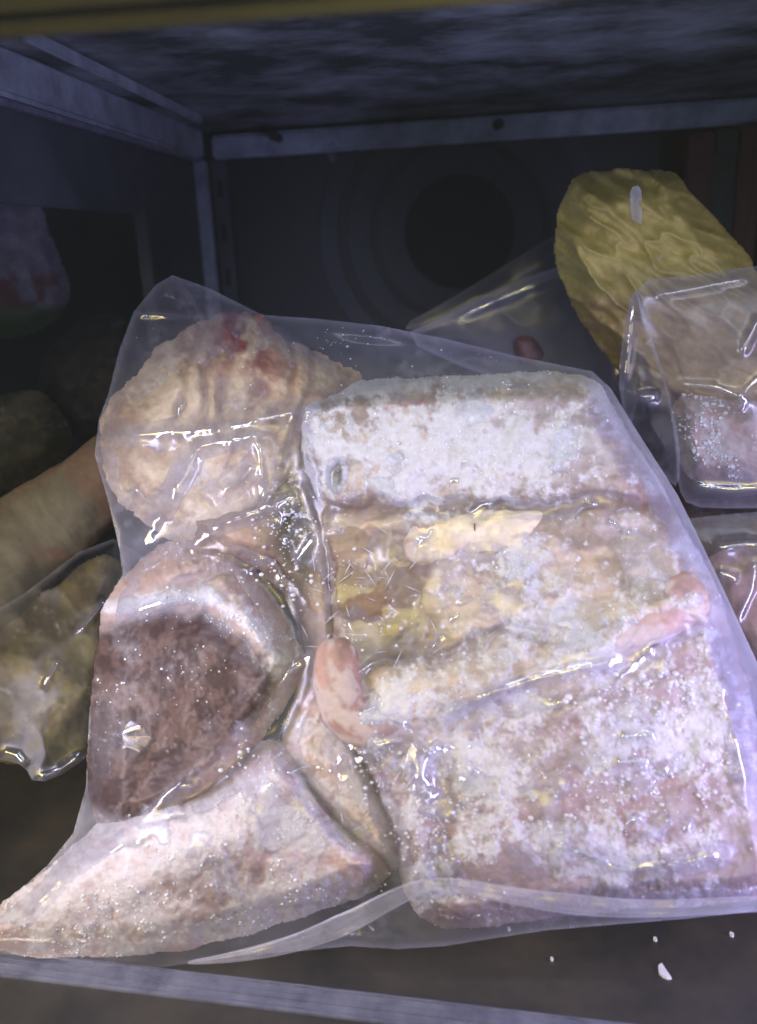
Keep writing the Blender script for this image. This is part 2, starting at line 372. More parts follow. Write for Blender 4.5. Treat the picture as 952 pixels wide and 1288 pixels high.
for k, (hx, hy) in enumerate(((347, 172), (625, 159), (925, 143))):
    q = Plane((0, BACK_Y - 0.028, 0), (0.052, -1, 0)).at(hx, hy); 
    bm = bmesh.new(); bmesh.ops.create_cone(bm, cap_ends=True, segments=16, radius1=0.0045, radius2=0.0052, depth=0.030, matrix=Matrix.Rotation(R(90), 4, 'X'))
    me = bpy.data.meshes.new('bolt'); bm.to_mesh(me); bm.free(); me.materials.append(BLACK)
    o = bpy.data.objects.new('bolt', me); COL.objects.link(o); o.parent = us; o.location = Vector(q.tolist()) - us.location

# corner post and side panel on the left
cp = empty('corner_post', (SIDE_X, BACK_Y - 0.03, 0)); tag(cp, 'slotted steel corner post at the back left of the compartment', 'post')
box('upright', (SIDE_X + 0.004, BACK_Y - 0.028, 0.245), (0.014, 0.014, 0.48), RAIL, cp, 0.002)
box('flange', (SIDE_X + 0.020, BACK_Y - 0.010, 0.245), (0.018, 0.006, 0.48), STEEL, cp, 0.001)
for k in range(9): box('slot', (SIDE_X + 0.0200, BACK_Y - 0.0135, 0.08 + k * 0.047), (0.005, 0.002, 0.018), BLACK, cp)
sp = empty('side_panel', (SIDE_X, 0.5, 0)); tag(sp, 'dark frost-specked steel side panel beside the corner post', 'panel')
box('plate', (SIDE_X - 0.006, 0.482, 0.245), (0.006, 0.172, 0.48), STEEL, sp, 0.001)
box('folded_edge', (SIDE_X - 0.004, 0.392, 0.245), (0.012, 0.006, 0.48), STEEL, sp, 0.001)
box('header', (SIDE_X - 0.006, 0.23, 0.455), (0.006, 0.32, 0.060), STEEL, sp, 0.001)
ns = empty('neighbour_rail', (-0.42, 0.3, 0.47)); tag(ns, 'pale shelf rail of the neighbouring compartment at the left edge', 'rail')
bar('rail_bar', (-0.44, 0.10, 0.475), (-0.40, BACK_Y - 0.06, 0.482), 0.016, 0.026, RAIL, ns, 0.003)
bar('rail_foot', (-0.43, 0.10, 0.458), (-0.395, BACK_Y - 0.06, 0.464), 0.010, 0.006, TRACK, ns, 0.001)

# round fan in the back panel
fc = BACKP.at(578., 292.); fan = empty('fan', fc); tag(fan, 'dark round fan opening with faint rings in the back panel', 'fan')
def ring(name, r0, r1, d, material, parent, c):
    bm = bmesh.new(); n = 64; prof = [(r0, 0), (r0, -d), ((r0 + r1) / 2, -d * 1.1), (r1, -d), (r1, 0)]
    vs_ = [[bm.verts.new((p[0] * math.cos(2 * math.pi * k / n), p[1], p[0] * math.sin(2 * math.pi * k / n))) for p in prof] for k in range(n)]
    for k in range(n):
        for j in range(len(prof) - 1): bm.faces.new((vs_[k][j], vs_[k][j + 1], vs_[(k + 1) % n][j + 1], vs_[(k + 1) % n][j]))
    me = bpy.data.meshes.new(name); bm.to_mesh(me); bm.free(); me.materials.append(material)
    o = bpy.data.objects.new(name, me); COL.objects.link(o); o.parent = parent; o.location = Vector(c) - parent_origin(parent); return o
fcv = Vector(fc.tolist())
ring('mouth', 0.0, 0.060, 0.0006, BLACK, fan, fcv)
for r0, r1 in ((0.061, 0.090), (0.099, 0.124), (0.136, 0.156)): ring('ring', r0, r1, 0.0005, FANRIM, fan, fcv)

# door track along the front edge of the floor
tk = empty('door_track', (0, -0.05, 0)); tag(tk, 'ridged pale lilac plastic door track along the front of the floor', 'track')
a_, b_ = FLOOR.at(190., 1222.), FLOOR.at(700., 1283.)
dv = (b_ - a_) / np.linalg.norm(b_ - a_); A0, B0 = a_ - dv * 0.25, a_ + dv * 0.60; pv = np.array([dv[1], -dv[0], 0])
mesh = [(0.000, 0.003, 0.0024), (0.0045, 0.002, 0.0018), (0.009, 0.003, 0.0028), (0.0135, 0.002, 0.002)]
for off, wd, ht in mesh:
    bar('ridge', A0 + pv * off + [0, 0, ht / 2], B0 + pv * off + [0, 0, ht / 2], wd, ht, TRACK, tk, 0.0012)
bar('base', A0 + pv * 0.007 + [0, 0, 0.0008], B0 + pv * 0.007 + [0, 0, 0.0008], 0.018, 0.0014, TRACK, tk, 0)

# ================================================================== colours of frozen flesh
FROST = (0.62, 0.62, 0.665); FLESH = (0.29, 0.195, 0.17); BROWN = (0.17, 0.105, 0.075); FAT = (0.57, 0.455, 0.31)
PINK = (0.50, 0.33, 0.29); YEL = (0.36, 0.30, 0.13); GREY = (0.40, 0.335, 0.315); BONE = (0.74, 0.62, 0.42); MAUVE = (0.27, 0.165, 0.18); DEEP = (0.06, 0.05, 0.035)
def rime_field(px, py, amount, seed, sharp=0.06):
    wx = px + 16 * (fbm(px, py, 30, 3, seed + 60) - 0.5); wy = py + 16 * (fbm(px, py, 30, 3, seed + 63) - 0.5)
    n = 0.40 * fbm(wx, wy * 1.25, 80, 5, seed, 0.6) + 0.34 * fbm(wx, wy, 26, 5, seed + 3, 0.65) + 0.26 * fbm(px, py, 9, 4, seed + 6, 0.7)
    th = 0.66 - 0.32 * amount
    return ss(th - sharp, th + sharp, n)
def crumbs(px, py, seed):
    d, c = worley(px + 5 * fbm(px, py, 6, 2, seed), py + 5 * fbm(px, py, 6, 2, seed + 2), 8.0, seed)
    return np.clip(1 - d * 1.3, 0, 1) ** 1.2 * c * ss(0.45, 0.62, fbm(px, py, 40, 3, seed + 4))
def flesh_tone(px, py, seed, a=FLESH, b=FAT, k=0.5):
    n = fbm(px, py, 60, 5, seed); n2 = fbm(px, py, 14, 4, seed + 9)
    c = np.zeros(px.shape + (3,)) + np.array(a)
    c = mixc(c, b, ss(0.5 - 0.12 + (0.5 - k) * 0.3, 0.5 + 0.16 + (0.5 - k) * 0.3, 0.6 * n + 0.4 * n2))
    return c * (0.88 + 0.24 * fbm(px, py, 8, 3, seed + 5))[..., None]
def add_rime(px, py, h, tone, amount, seed, lift=5.0, white=1.0, sharp=0.06):
    F = rime_field(px, py, amount, seed, sharp * 1.15); C = crumbs(px, py, seed + 40)
    soft = rime_field(px, py, amount + 0.12, seed + 90, 0.14)
    fine = fbm(px, py, 9, 5, seed + 8, 0.65)
    veil = ss(-0.15, 0.35, amount + 0 * px)
    a = F * (0.55 + 0.42 * ss(0.35, 0.62, fine)) + 0.20 * soft + 0.25 * C * ss(0.1, 0.5, F + soft) + veil * (0.05 + 0.12 * fbm(px, py, 50, 4, seed + 15))
    tone = mixc(tone, FROST, np.clip(a * 0.86, 0, 0.9) * white)
    h = h + F * lift * (0.3 + 0.7 * (fine - 0.35)) + lift * 0.4 * C + (fbm(px, py, 8, 3, seed + 2) - 0.5) * 1.0
    return h, tone, np.clip(F + 0.3 * soft, 0, 1)

def ice_grains(name, data, plane, parent, count, rmin, rmax, seed, material=None, power=1.0, pxm=PXM, where=None, lift=0.3):
    """loose frost grains sitting on a lump"""
    px, py, keep, h, rime = data; rng = np.random.default_rng(seed)
    wgt = np.where(keep, rime, 0) ** power * (fbm(px, py, 34, 3, seed + 77) > 0.47)
    if where is not None: wgt = wgt * where(px, py)
    p = wgt.ravel() / wgt.sum(); ids = rng.choice(p.size, count, p=p)
    x = px.ravel()[ids]; y = py.ravel()[ids]; hh = h.ravel()[ids]
    r = rmin + (rmax - rmin) * rng.random(count) ** 3
    return grains(name, x, y, hh + r * lift, r, plane, parent, material or ICE, rng, pxm)
_ico = bmesh.new(); bmesh.ops.create_icosphere(_ico, subdivisions=1, radius=1.0)
ICOV = np.array([v.co[:] for v in _ico.verts]); ICOF = np.array([[v.index for v in f.verts] for f in _ico.faces]); _ico.free()
_ico = bmesh.new(); bmesh.ops.create_icosphere(_ico, subdivisions=2, radius=1.0)
ICOV2 = np.array([v.co[:] for v in _ico.verts]); ICOF2 = np.array([[v.index for v in f.verts] for f in _ico.faces]); _ico.free()
def grains(name, x, y, h, r, plane, parent, material, rng, pxm=PXM, round_=False):
    IV, IF = (ICOV2, ICOF2) if round_ else (ICOV, ICOF)
    n = len(x); c = plane.at(x, y, h * pxm)
    sc3 = (0.6 + 0.9 * rng.random((n, 1, 3))) if not round_ else np.broadcast_to(np.array([1, 1, 0.8]), (n, 1, 3)); jit = 1 + (0.45 if not round_ else 0.06) * (rng.random((n, len(IV), 1)) - 0.5)
    v = c[:, None] + IV[None] * sc3 * jit * (r * pxm)[:, None, None]
    f = (IF[None] + (np.arange(n) * len(IV))[:, None, None]).reshape(-1, 3)
    o = mesh_obj(name, v.reshape(-1, 3), f, material, parent, smooth=round_); o['kind'] = 'stuff'; return o

# ================================================================== meat in the main bag
RIB = [(362, 530), (372, 492), (420, 478), (520, 474), (640, 470), (735, 468), (762, 490), (800, 560), (850, 640), (890, 710), (915, 770), (935, 850),
       (965, 930), (985, 1060), (985, 1130), (880, 1140), (760, 1146), (670, 1156), (600, 1172), (540, 1168), (505, 1130), (494, 1060), (452, 985), (412, 905), (398, 870),
       (394, 820), (396, 760), (388, 690), (382, 640), (372, 590)]
rs = empty('rib_slab', LEAN.at(700., 1150., 0.0)); tag(rs, 'large frost-covered slab of ribs filling the right side of the front bag', 'meat')
def rib_surf(px, py, s, dome):
    ox, oy = px, py; px = px + 46 * (fbm(ox, oy, 95, 3, 301) - 0.5); py = py + 46 * (fbm(ox, oy, 95, 3, 305) - 0.5) + 14 * (fbm(ox, oy, 30, 3, 309) - 0.5)
    h = dome * (1 - 0.30 * ss(1040, 1165, oy))
    top = line_dist(px, py, [(370, 560), (560, 555), (780, 560)])[0]
    h += 6 * np.exp(-(top / 60) ** 2)
    gr = line_dist(px, py, [(380, 640), (450, 634), (520, 648), (640, 640), (760, 628), (850, 640)])[0]; h -= 14 * np.exp(-(gr / 12) ** 2)
    rec = np.clip(ss(0.25, 0.75, blob(px, py, 450, 730, 100, 110, 0)) + 0.6 * blob(px, py, 520, 795, 60, 45, -20), 0, 1)
    h -= 20 * rec
    roll = [(436, 905), (520, 862), (620, 852), (720, 822), (800, 785), (890, 742)]
    rd, rt = line_dist(px, py, roll); h += 15 * np.exp(-(rd / 30) ** 2)
    up = line_dist(px, py, [(540, 830), (600, 798), (680, 790)])[0]; h -= 10 * np.exp(-(up / 9) ** 2)
    low = line_dist(px, py, [(560, 905), (700, 868), (820, 822), (905, 780)])[0]; h -= 9 * np.exp(-(low / 9) ** 2)
    h -= 26 * blob(px, py, 432, 597, 9, 16, 25) + 18 * blob(px, py, 495, 822, 32, 18, -15)
    mus = fbm(px, py * 1.8, 90, 3, 3); h += (mus - 0.5) * 16
    gd = line_dist(px, py, [(545, 960), (552, 1040), (560, 1110)])[0]; h -= 11 * np.exp(-(gd / 22) ** 2)
    h += (fbm(px, py, 30, 3, 8) - 0.5) * 6
    tone = flesh_tone(px, py, 11, FLESH, GREY, 0.6)
    lowm = ss(0, 40, py - (905 - 0.36 * (px - 560)))                # under the roll: mauve lean
    tone = mixc(tone, MAUVE, lowm * 0.75 * (0.6 + 0.4 * fbm(px, py, 30, 3, 4)))
    tone = mixc(tone, FAT, 0.75 * np.exp(-(rd / 38) ** 2) * ss(0.3, 0.55, fbm(px, py, 40, 4, 19)))
    tone = mixc(tone, FAT, 0.55 * ss(0.48, 0.62, fbm(px, py, 46, 4, 23)) * (1 - lowm))
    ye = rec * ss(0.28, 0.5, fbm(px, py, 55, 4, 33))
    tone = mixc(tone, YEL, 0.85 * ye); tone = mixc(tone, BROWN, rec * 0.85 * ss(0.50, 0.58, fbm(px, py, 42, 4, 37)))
    tone = mixc(tone, FAT, 0.9 * blob(px, py, 440, 668, 75, 30, 6) * ss(0.35, 0.5, fbm(px, py * 2, 40, 4, 41)))
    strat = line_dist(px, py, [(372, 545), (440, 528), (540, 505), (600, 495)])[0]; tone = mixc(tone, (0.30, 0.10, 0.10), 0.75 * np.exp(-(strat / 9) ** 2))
    tone = mixc(tone, (0.16, 0.10, 0.10), 0.8 * blob(px, py, 702, 508, 36, 22, 10) + 0 * px)
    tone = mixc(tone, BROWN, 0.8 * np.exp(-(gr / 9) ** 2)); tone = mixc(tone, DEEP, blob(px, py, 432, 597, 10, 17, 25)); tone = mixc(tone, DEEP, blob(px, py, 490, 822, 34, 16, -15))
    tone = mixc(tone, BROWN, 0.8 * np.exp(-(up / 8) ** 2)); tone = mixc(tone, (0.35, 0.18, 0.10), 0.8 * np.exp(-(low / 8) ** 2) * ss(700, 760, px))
    gdt = line_dist(px, py, [(550, 980), (556, 1050), (562, 1115)])[0]; tone = mixc(tone, BROWN, 0.7 * np.exp(-(gdt / 20) ** 2))
    px, py = ox, oy
    tone = mixc(tone, (0.22, 0.16, 0.115), 0.75 * ss(0.50, 0.60, fbm(px, py * 1.6, 62, 5, 311)) * (1 - 0.5 * lowm))
    gl_ = fbm(px * 0.16 + 0.05 * py, py + 0.12 * px, 9, 4, 315, 0.6); tone = tone * (0.72 + 0.56 * gl_)[..., None]
    am = 0.29 + 0.62 * blob(px, py, 560, 560, 180, 62, -4) - 0.75 * rec + 0.16 * blob(px, py, 620, 735, 80, 60, 10) + 0.07 * lowm + 0.46 * blob(px, py, 855, 925, 95, 60, 20) \
        + 0.30 * blob(px, py, 690, 1070, 150, 40, 12) + 0.28 * blob(px, py, 620, 960, 90, 50, 10) + 0.15 * np.exp(-(rd / 30) ** 2) - 0.35 * np.exp(-(gr / 12) ** 2) - 0.3 * blob(px, py, 640, 1095, 60, 22, 0) \
        - 0.25 * blob(px, py, 740, 1010, 120, 40, 0) + 0.3 * ss(26, 4, s) * (py < 720)
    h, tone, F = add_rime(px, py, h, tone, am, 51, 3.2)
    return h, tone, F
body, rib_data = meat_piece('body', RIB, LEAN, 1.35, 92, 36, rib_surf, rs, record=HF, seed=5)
back_plate('back', RIB, LEAN, rs, FLESH)
def wrap(ang, t, k, seed, oct=4, a=0.7):
    """noise over the skin of a rod, its join at the back"""
    u = (ang - 1.5 * math.pi) % (2 * math.pi); return fbm(u * a, np.full(ang.shape, t * k), 1.0, oct, seed)
def bone_tone(t, ang, lum):
    n = wrap(ang, t, 9, 3, 6, 2.0); f = ss(0.48, 0.62, wrap(ang, t, 9, 9, 6, 2.2) + 0.25 * t * t)
    c = np.array(BONE)[None] * (0.5 + 0.95 * n)[:, None]; e = 0.6 * math.exp(-(t / 0.13) ** 2)
    c = c * (1 - e) + np.array((0.46, 0.27, 0.20)) * e
    return c * (1 - 0.6 * f[:, None]) + np.array((0.60, 0.54, 0.50)) * 0.6 * f[:, None], 0.3 + 0.5 * f
o = tube('bone', [(508, 694), (548, 682), (600, 670), (650, 664), (700, 660)], [25, 29, 28, 23, 12], MEAT, rs, bone_tone, LEAN, [74, 81, 85, 85, 74], sub=34, lump=0.34, flat=0.55)
tag(o, 'cream cut bone end lying across the slab')
box('crack', LEAN.at(597., 664., 101 * PXM).tolist(), (0.0006, 0.002, 0.005), BLACK, rs)
def tip_tone(t, ang, lum):
    n = wrap(ang, t, 8, 13, 6, 1.6)
    f = ss(0.40, 0.66, wrap(ang, t, 14, 15, 6, 2.4) + 0.9 * min(t, 0.42) - 0.20)
    c = np.array((0.37, 0.23, 0.195))[None] * (0.62 + 0.75 * n)[:, None]
    return c * (1 - f[:, None]) + np.array((0.50, 0.41, 0.375)) * f[:, None], f
o = tube('rib_tip', [(424, 803), (424, 845), (436, 892), (478, 910), (540, 890), (610, 868)], [24, 29, 32, 30, 27, 20], MEAT, rs, tip_tone, LEAN, [78, 92, 94, 86, 78, 66], sub=34, lump=0.14, flat=0.7, fine=0.05)
tag(o, 'smooth brownish pink rounded rib tip')
def knob_tone(t, ang, lum):
    n = wrap(ang, t, 7, 19, 6, 1.6); f = ss(0.40, 0.64, wrap(ang, t, 12, 29, 6, 2.4) + 0.6 * (1 - t) - 0.16)
    c = np.array((0.42, 0.285, 0.26))[None] * (0.62 + 0.75 * n)[:, None]
    return c * (1 - f[:, None]) + np.array((0.54, 0.46, 0.44)) * f[:, None], f
o = tube('fat_roll', [(650, 852), (720, 832), (790, 795), (845, 762), (886, 742)], [13, 20, 26, 32, 30], MEAT, rs, knob_tone, LEAN, [80, 88, 90, 88, 76], sub=34, lump=0.16, flat=0.65, fine=0.05)
tag(o, 'rounded pink end of the fat roll')
ice_grains('frost_grain', rib_data, LEAN, rs, 1800, 0.4, 1.6, 3)

UL = [(121, 576), (127, 520), (150, 486), (176, 466), (204, 428), (240, 408), (268, 404), (276, 392), (338, 394), (352, 420), (384, 430), (414, 452), (470, 482), (440, 540), (404, 580), (372, 640), (345, 690), (270, 712), (200, 676), (140, 626)]
ulp = empty('meat_chunk', LEAN.at(260., 650., 0.0)); tag(ulp, 'cream fatty meat chunk with dark red top in upper left corner of front bag', 'meat', 'meat chunks in the front bag')
def ul_surf(px, py, s, dome):
    h = dome + (fbm(px, py, 90, 3, 60) - 0.5) * 26
    rib = np.sin((px * 0.95 + 0.28 * py) / 5.0 + 9 * fbm(px, py, 60, 3, 63)) * ss(0.30, 0.5, fbm(px, py * 0.5, 50, 3, 61))
    h += 3.0 * rib * ss(640, 560, py); h += (fbm(px, py, 16, 4, 64) - 0.5) * 4
    tone = flesh_tone(px, py, 66, (0.36, 0.265, 0.20), (0.52, 0.425, 0.31), 0.55)
    tone = mixc(tone, (0.20, 0.12, 0.075), 0.45 * ss(0.1, -0.9, rib) * ss(570, 520, py))
    red = np.clip(1.2 * blob(px, py, 300, 412, 36, 44, 0) + 0.8 * blob(px, py, 212, 432, 28, 22, -40) + 0.6 * blob(px, py, 345, 470, 40, 40, 0), 0, 1)
    tone = mixc(tone, (0.22, 0.07, 0.075), 0.95 * red * ss(0.25, 0.45, fbm(px, py, 30, 4, 67)))
    am = -0.06 + 0.3 * ss(540, 600, py) - 0.2 * red
    return add_rime(px, py, h, tone, am, 69, 2.5, 0.6, 0.12)
_, ul_data = meat_piece('body', UL, LEAN, 1.6, 66, 60, ul_surf, ulp, record=HF, seed=9, rough_edge=8); back_plate('back', UL, LEAN, ulp, FAT)

LM = [(126, 772), (134, 752), (160, 716), (205, 680), (262, 672), (306, 690), (340, 738), (366, 790), (388, 826), (386, 846), (362, 888), (322, 944), (280, 990), (240, 1030), (150, 1060), (112, 1030), (108, 940), (116, 840)]
lmp = empty('meat_chunk', LEAN.at(240., 1010., 0.0)); tag(lmp, 'dark brown hollow meat chunk with frosted rim at left of front bag', 'meat', 'meat chunks in the front bag')
RIM = [(140, 765), (200, 752), (260, 748), (315, 785), (355, 830), (360, 880), (318, 930), (262, 985)]
HOLL = [(100, 800), (150, 782), (205, 772), (258, 770), (310, 805), (338, 850), (325, 895), (275, 945), (225, 985), (170, 1040), (90, 1010), (90, 880)]
def lm_surf(px, py, s, dome):
    rd, rt = line_dist(px, py, RIM); ho = poly_sd(px, py, HOLL)
    h = dome + 7 * np.exp(-(rd / 12) ** 2) - 12 * ss(-4, 36, ho) + (fbm(px, py, 80, 2, 71) - 0.5) * 9
    h -= 14 * blob(px, py, 262, 722, 60, 9, -14)
    h += (fbm(px, py, 18, 3, 72) - 0.5) * 3
    tone = flesh_tone(px, py, 73, (0.36, 0.25, 0.215), (0.48, 0.37, 0.29), 0.5)
    tone = mixc(tone, (0.055, 0.033, 0.033), 0.97 * ss(-16, 8, ho + (fbm(px, py, 25, 3, 75) - 0.5) * 26))
    tone = mixc(tone, (0.17, 0.11, 0.095), 0.5 * ss(0.50, 0.62, fbm(px, py, 24, 4, 74)) * ss(0, 20, ho))
    pk = np.exp(-(line_dist(px, py, [(372, 850), (350, 905), (300, 960), (255, 995)])[0] / 17) ** 2)
    tone = mixc(tone, (0.60, 0.38, 0.36), 0.8 * pk)
    am = 0.16 + 0.75 * np.exp(-(rd / 12) ** 2) * ss(0.95, 0.7, rt) - 0.30 * ss(0, 20, ho) - 0.05 * pk + 0.35 * blob(px, py, 140, 930, 30, 60, 0)
    return add_rime(px, py, h, tone, am, 77, 3.0, 0.95, 0.08)
_, lm_data = meat_piece('body', LM, LEAN, 1.35, 78, 46, lm_surf, lmp, record=HF, seed=13); back_plate('back', LM, LEAN, lmp, BROWN)
ice_grains('frost_grain', lm_data, LEAN, lmp, 500, 0.4, 1.5, 5)

BL = [(-70, 1180), (-20, 1150), (50, 1104), (100, 1056), (140, 1012), (190, 1000), (250, 990), (296, 962), (332, 922), (380, 940), (420, 1000), (455, 1042), (488, 1065), (492, 1100), (462, 1128), (400, 1148), (310, 1180), (200, 1200), (90, 1206), (0, 1200)]
blp = empty('meat_chunk', LEAN.at(240., 1200., 0.0)); tag(blp, 'flat pink wedge of meat thick with frost at bottom left of front bag', 'meat', 'meat chunks in the front bag')
def bl_surf(px, py, s, dome):
    rg = line_dist(px, py, [(150, 1130), (220, 1085), (300, 1040), (340, 985)])[0]
    h = dome * (0.35 + 0.65 * ss(-40, 260, px)) * (1 - 0.55 * ss(1060, 1200, py + 0.10 * (px - 200))) + 8 * np.exp(-(rg / 28) ** 2) + (fbm(px, py, 80, 3, 81) - 0.5) * 18 + (fbm(px, py, 20, 3, 82) - 0.5) * 4
    h += 18 * blob(px, py, 458, 1088, 26, 30, 0)
    tone = flesh_tone(px, py, 83, (0.37, 0.25, 0.26), (0.47, 0.34, 0.34), 0.6)
    tone = mixc(tone, (0.27, 0.175, 0.155), 0.8 * ss(0.48, 0.58, fbm(px, py, 45, 4, 86)))
    tone = mixc(tone, (0.62, 0.40, 0.37), 0.8 * blob(px, py, 455, 1088, 34, 34, 0))
    am = 0.50 + 0.14 * blob(px, py, 300, 1070, 120, 60, -25) - 0.25 * blob(px, py, 455, 1088, 30, 30) + 0.15 * blob(px, py, 120, 1130, 80, 40)
    return add_rime(px, py, h, tone, am, 87, 3.0, 0.85, 0.08)
_, bl_data = meat_piece('body', BL, LEAN, 1.35, 86, 44, bl_surf, blp, record=HF, seed=17); back_plate('back', BL, LEAN, blp, PINK)
ice_grains('frost_grain', bl_data, LEAN, blp, 1100, 0.4, 1.6, 6)

GAPP = [(210, 640), (300, 620), (400, 560), (440, 700), (440, 880), (480, 960), (512, 1060), (500, 1110), (430, 1060), (372, 1000), (345, 950), (366, 890), (384, 830), (372, 770), (330, 716), (250, 700)]
gp = empty('meat_chunk', LEAN.at(400., 950., 0.0)); tag(gp, 'dark greenish brown meat deep in the gap between the front bag chunks', 'meat', 'meat chunks in the front bag')
def gap_surf(px, py, s, dome):
    h = dome + (fbm(px, py, 60, 3, 91) - 0.5) * 18 - 12 * blob(px, py, 372, 690, 36, 80, 0) - 30 * blob(px, py, 322, 945, 14, 26, 30)
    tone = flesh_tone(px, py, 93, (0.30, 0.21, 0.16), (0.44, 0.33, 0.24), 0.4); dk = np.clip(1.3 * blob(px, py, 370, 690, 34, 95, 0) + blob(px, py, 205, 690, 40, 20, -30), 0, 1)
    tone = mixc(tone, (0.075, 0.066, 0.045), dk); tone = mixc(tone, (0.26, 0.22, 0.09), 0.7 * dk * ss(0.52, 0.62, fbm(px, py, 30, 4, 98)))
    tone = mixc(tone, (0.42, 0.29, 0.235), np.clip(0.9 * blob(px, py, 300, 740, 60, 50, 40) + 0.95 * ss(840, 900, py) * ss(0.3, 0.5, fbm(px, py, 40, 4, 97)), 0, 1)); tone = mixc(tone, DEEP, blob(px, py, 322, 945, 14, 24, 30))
    return add_rime(px, py, h, tone, -0.25 + 0.62 * ss(840, 920, py) + 0.2 * blob(px, py, 400, 940, 60, 70), 95, 3, 0.7)
_, gp_data = meat_piece('body', GAPP, LEAN, 1.6, 66, 34, gap_surf, gp, record=HF, seed=21); back_plate('back', GAPP, LEAN, gp, BROWN)

# ================================================================== the bag itself
BAGP = [(217, 346), (262, 362), (330, 396), (400, 401), (480, 410), (560, 426), (650, 448), (745, 467), (768, 488), (800, 540), (852, 622), (880, 678), (915, 752), (952, 832),
        (1000, 930), (1040, 1060), (1040, 1138), (952, 1146), (860, 1156), (760, 1164), (690, 1170), (650, 1176), (610, 1182), (560, 1190), (500, 1194), (440, 1190), (380, 1196), (300, 1202), (210, 1216), (140, 1220), (95, 1212),
        (60, 1204), (0, 1200), (-60, 1206), (-110, 1210), (-60, 1172), (0, 1142), (60, 1088), (92, 1048), (108, 990), (112, 900), (124, 820), (138, 752), (154, 722), (150, 690), (136, 630), (119, 572), (124, 528), (136, 496), (150, 440), (168, 392), (196, 358)]
px, py = pix_grid(BAGP, 2.2, 8)
gpx, gpy = px, py; px, py, bsd, bkeep = snap(px, py, BAGP, 2.2)
Hm = np.zeros(px.shape)
for (qx, qy, qh, st) in HF:
    i = np.round((px - qx[0, 0]) / st).astype(int); j = np.round((py - qy[0, 0]) / st).astype(int)
    ok = (i >= 0) & (j >= 0) & (i < qx.shape[1]) & (j < qx.shape[0])
    Hm = np.maximum(Hm, np.where(ok, qh[np.clip(j, 0, qx.shape[0] - 1), np.clip(i, 0, qx.shape[1] - 1)], 0))
for pts, rr, hh in (([(424, 800), (440, 890), (490, 985)], 26, 98), ([(508, 694), (600, 670), (700, 660)], 22, 97), ([(755, 806), (886, 741)], 24, 100)):
    d = line_dist(px, py, pts)[0]; Hm = np.maximum(Hm, np.where(d < rr, hh * np.sqrt(np.clip(1 - (d / rr) ** 2 * 0.6, 0, 1)), 0))
def blur(a, n=1):
    for _ in range(n):
        p = np.pad(a, 1, mode='edge'); a = (p[1:-1, 1:-1] * 2 + p[:-2, 1:-1] + p[2:, 1:-1] + p[1:-1, :-2] + p[1:-1, 2:]) / 6
    return a
Hs = blur(Hm, 2); E = Hs.copy(); cap = 1.2 * np.clip(bsd, 0, None)
for it in range(420): E = np.maximum(np.where(bsd > 0, blur(E), 0), Hs * (bsd > 0))
E = np.minimum(E, cap * 3.0 + 1.0); E = blur(E, 3) * (bsd > 0)
slack = E - Hs                                                     # how far the film stands off the meat
CRE = [([(152, 716), (190, 662), (225, 605), (248, 560)], 12, 22), ([(244, 562), (285, 553), (326, 546)], 9, 13), ([(280, 618), (300, 604), (318, 586)], 5, 9),
       ([(322, 555), (330, 585), (326, 615), (340, 648), (360, 620)], 5, 8), ([(130, 765), (165, 768), (205, 762), (245, 752)], 10, 15),
       ([(128, 850), (150, 815), (190, 800), (215, 790)], 6, 1.5), ([(118, 930), (180, 915), (250, 892), (290, 876)], 5, 1.4), ([(112, 900), (150, 860), (180, 845)], 8, 1.8),
       ([(125, 548), (200, 545), (290, 536), (380, 515), (440, 490)], 7, 10), ([(440, 490), (520, 470), (600, 445), (660, 450)], 6, 6),
       ([(562, 902), (620, 872), (690, 850), (785, 830)], 6.5, 7), ([(905, 800), (918, 860), (925, 920), (940, 990)], 8, 14), ([(940, 870), (952, 905), (965, 960)], 6, 10),
       ([(60, 1110), (110, 1050), (170, 1010), (245, 985)], 8, 12), ([(30, 1150), (90, 1090), (160, 1040)], 7, 10), ([(222, 350), (250, 390), (262, 420)], 6, 8),
       ([(168, 392), (240, 398), (330, 398)], 6, 6), ([(330, 398), (380, 440), (440, 480)], 6, 7), ([(775, 500), (800, 560), (845, 640)], 8, 9), ([(760, 1095), (840, 1092), (905, 1075)], 5, 7), ([(540, 1010), (525, 960), (535, 940)], 12, 12),
       ([(230, 690), (270, 660), (330, 640), (375, 625)], 9, 14), ([(700, 1062), (760, 1085), (800, 1098)], 4, 5)]
crng = np.random.default_rng(23)
for k in range(46):                                                # fine creases where the film has shrunk
    cx, cy = crng.uniform(130, 940), crng.uniform(420, 1150); a = crng.normal(-0.45, 0.55); L = crng.uniform(14, 46); b_ = crng.normal(0, 0.25)
    if 100 < cx < 350 and 740 < cy < 1000: cx += 260                # the film over the hollow is smooth
    CRE.append(([(cx - L * math.cos(a), cy - L * math.sin(a)), (cx + 4 * b_, cy + 10 * b_), (cx + L * math.cos(a + b_), cy + L * math.sin(a + b_))], crng.uniform(3.6, 5.5), crng.uniform(1.2, 2.4)))
fw = E + 3.0; milk = np.zeros(px.shape); crz = np.zeros(px.shape)
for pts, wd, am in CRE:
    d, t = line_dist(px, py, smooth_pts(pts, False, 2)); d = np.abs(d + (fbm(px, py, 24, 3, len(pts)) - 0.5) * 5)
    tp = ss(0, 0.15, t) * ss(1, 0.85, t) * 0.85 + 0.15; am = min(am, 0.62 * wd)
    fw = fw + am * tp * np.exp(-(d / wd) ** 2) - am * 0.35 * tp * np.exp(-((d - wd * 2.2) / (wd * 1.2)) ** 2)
    milk += 0.10 * tp * np.exp(-(d / (wd * 0.7)) ** 2); crz = np.maximum(crz, tp * np.exp(-(d / (wd * 1.1)) ** 2))  # film whitens along creases, which also stands in for their highlights
loose = ss(2, 16, slack)
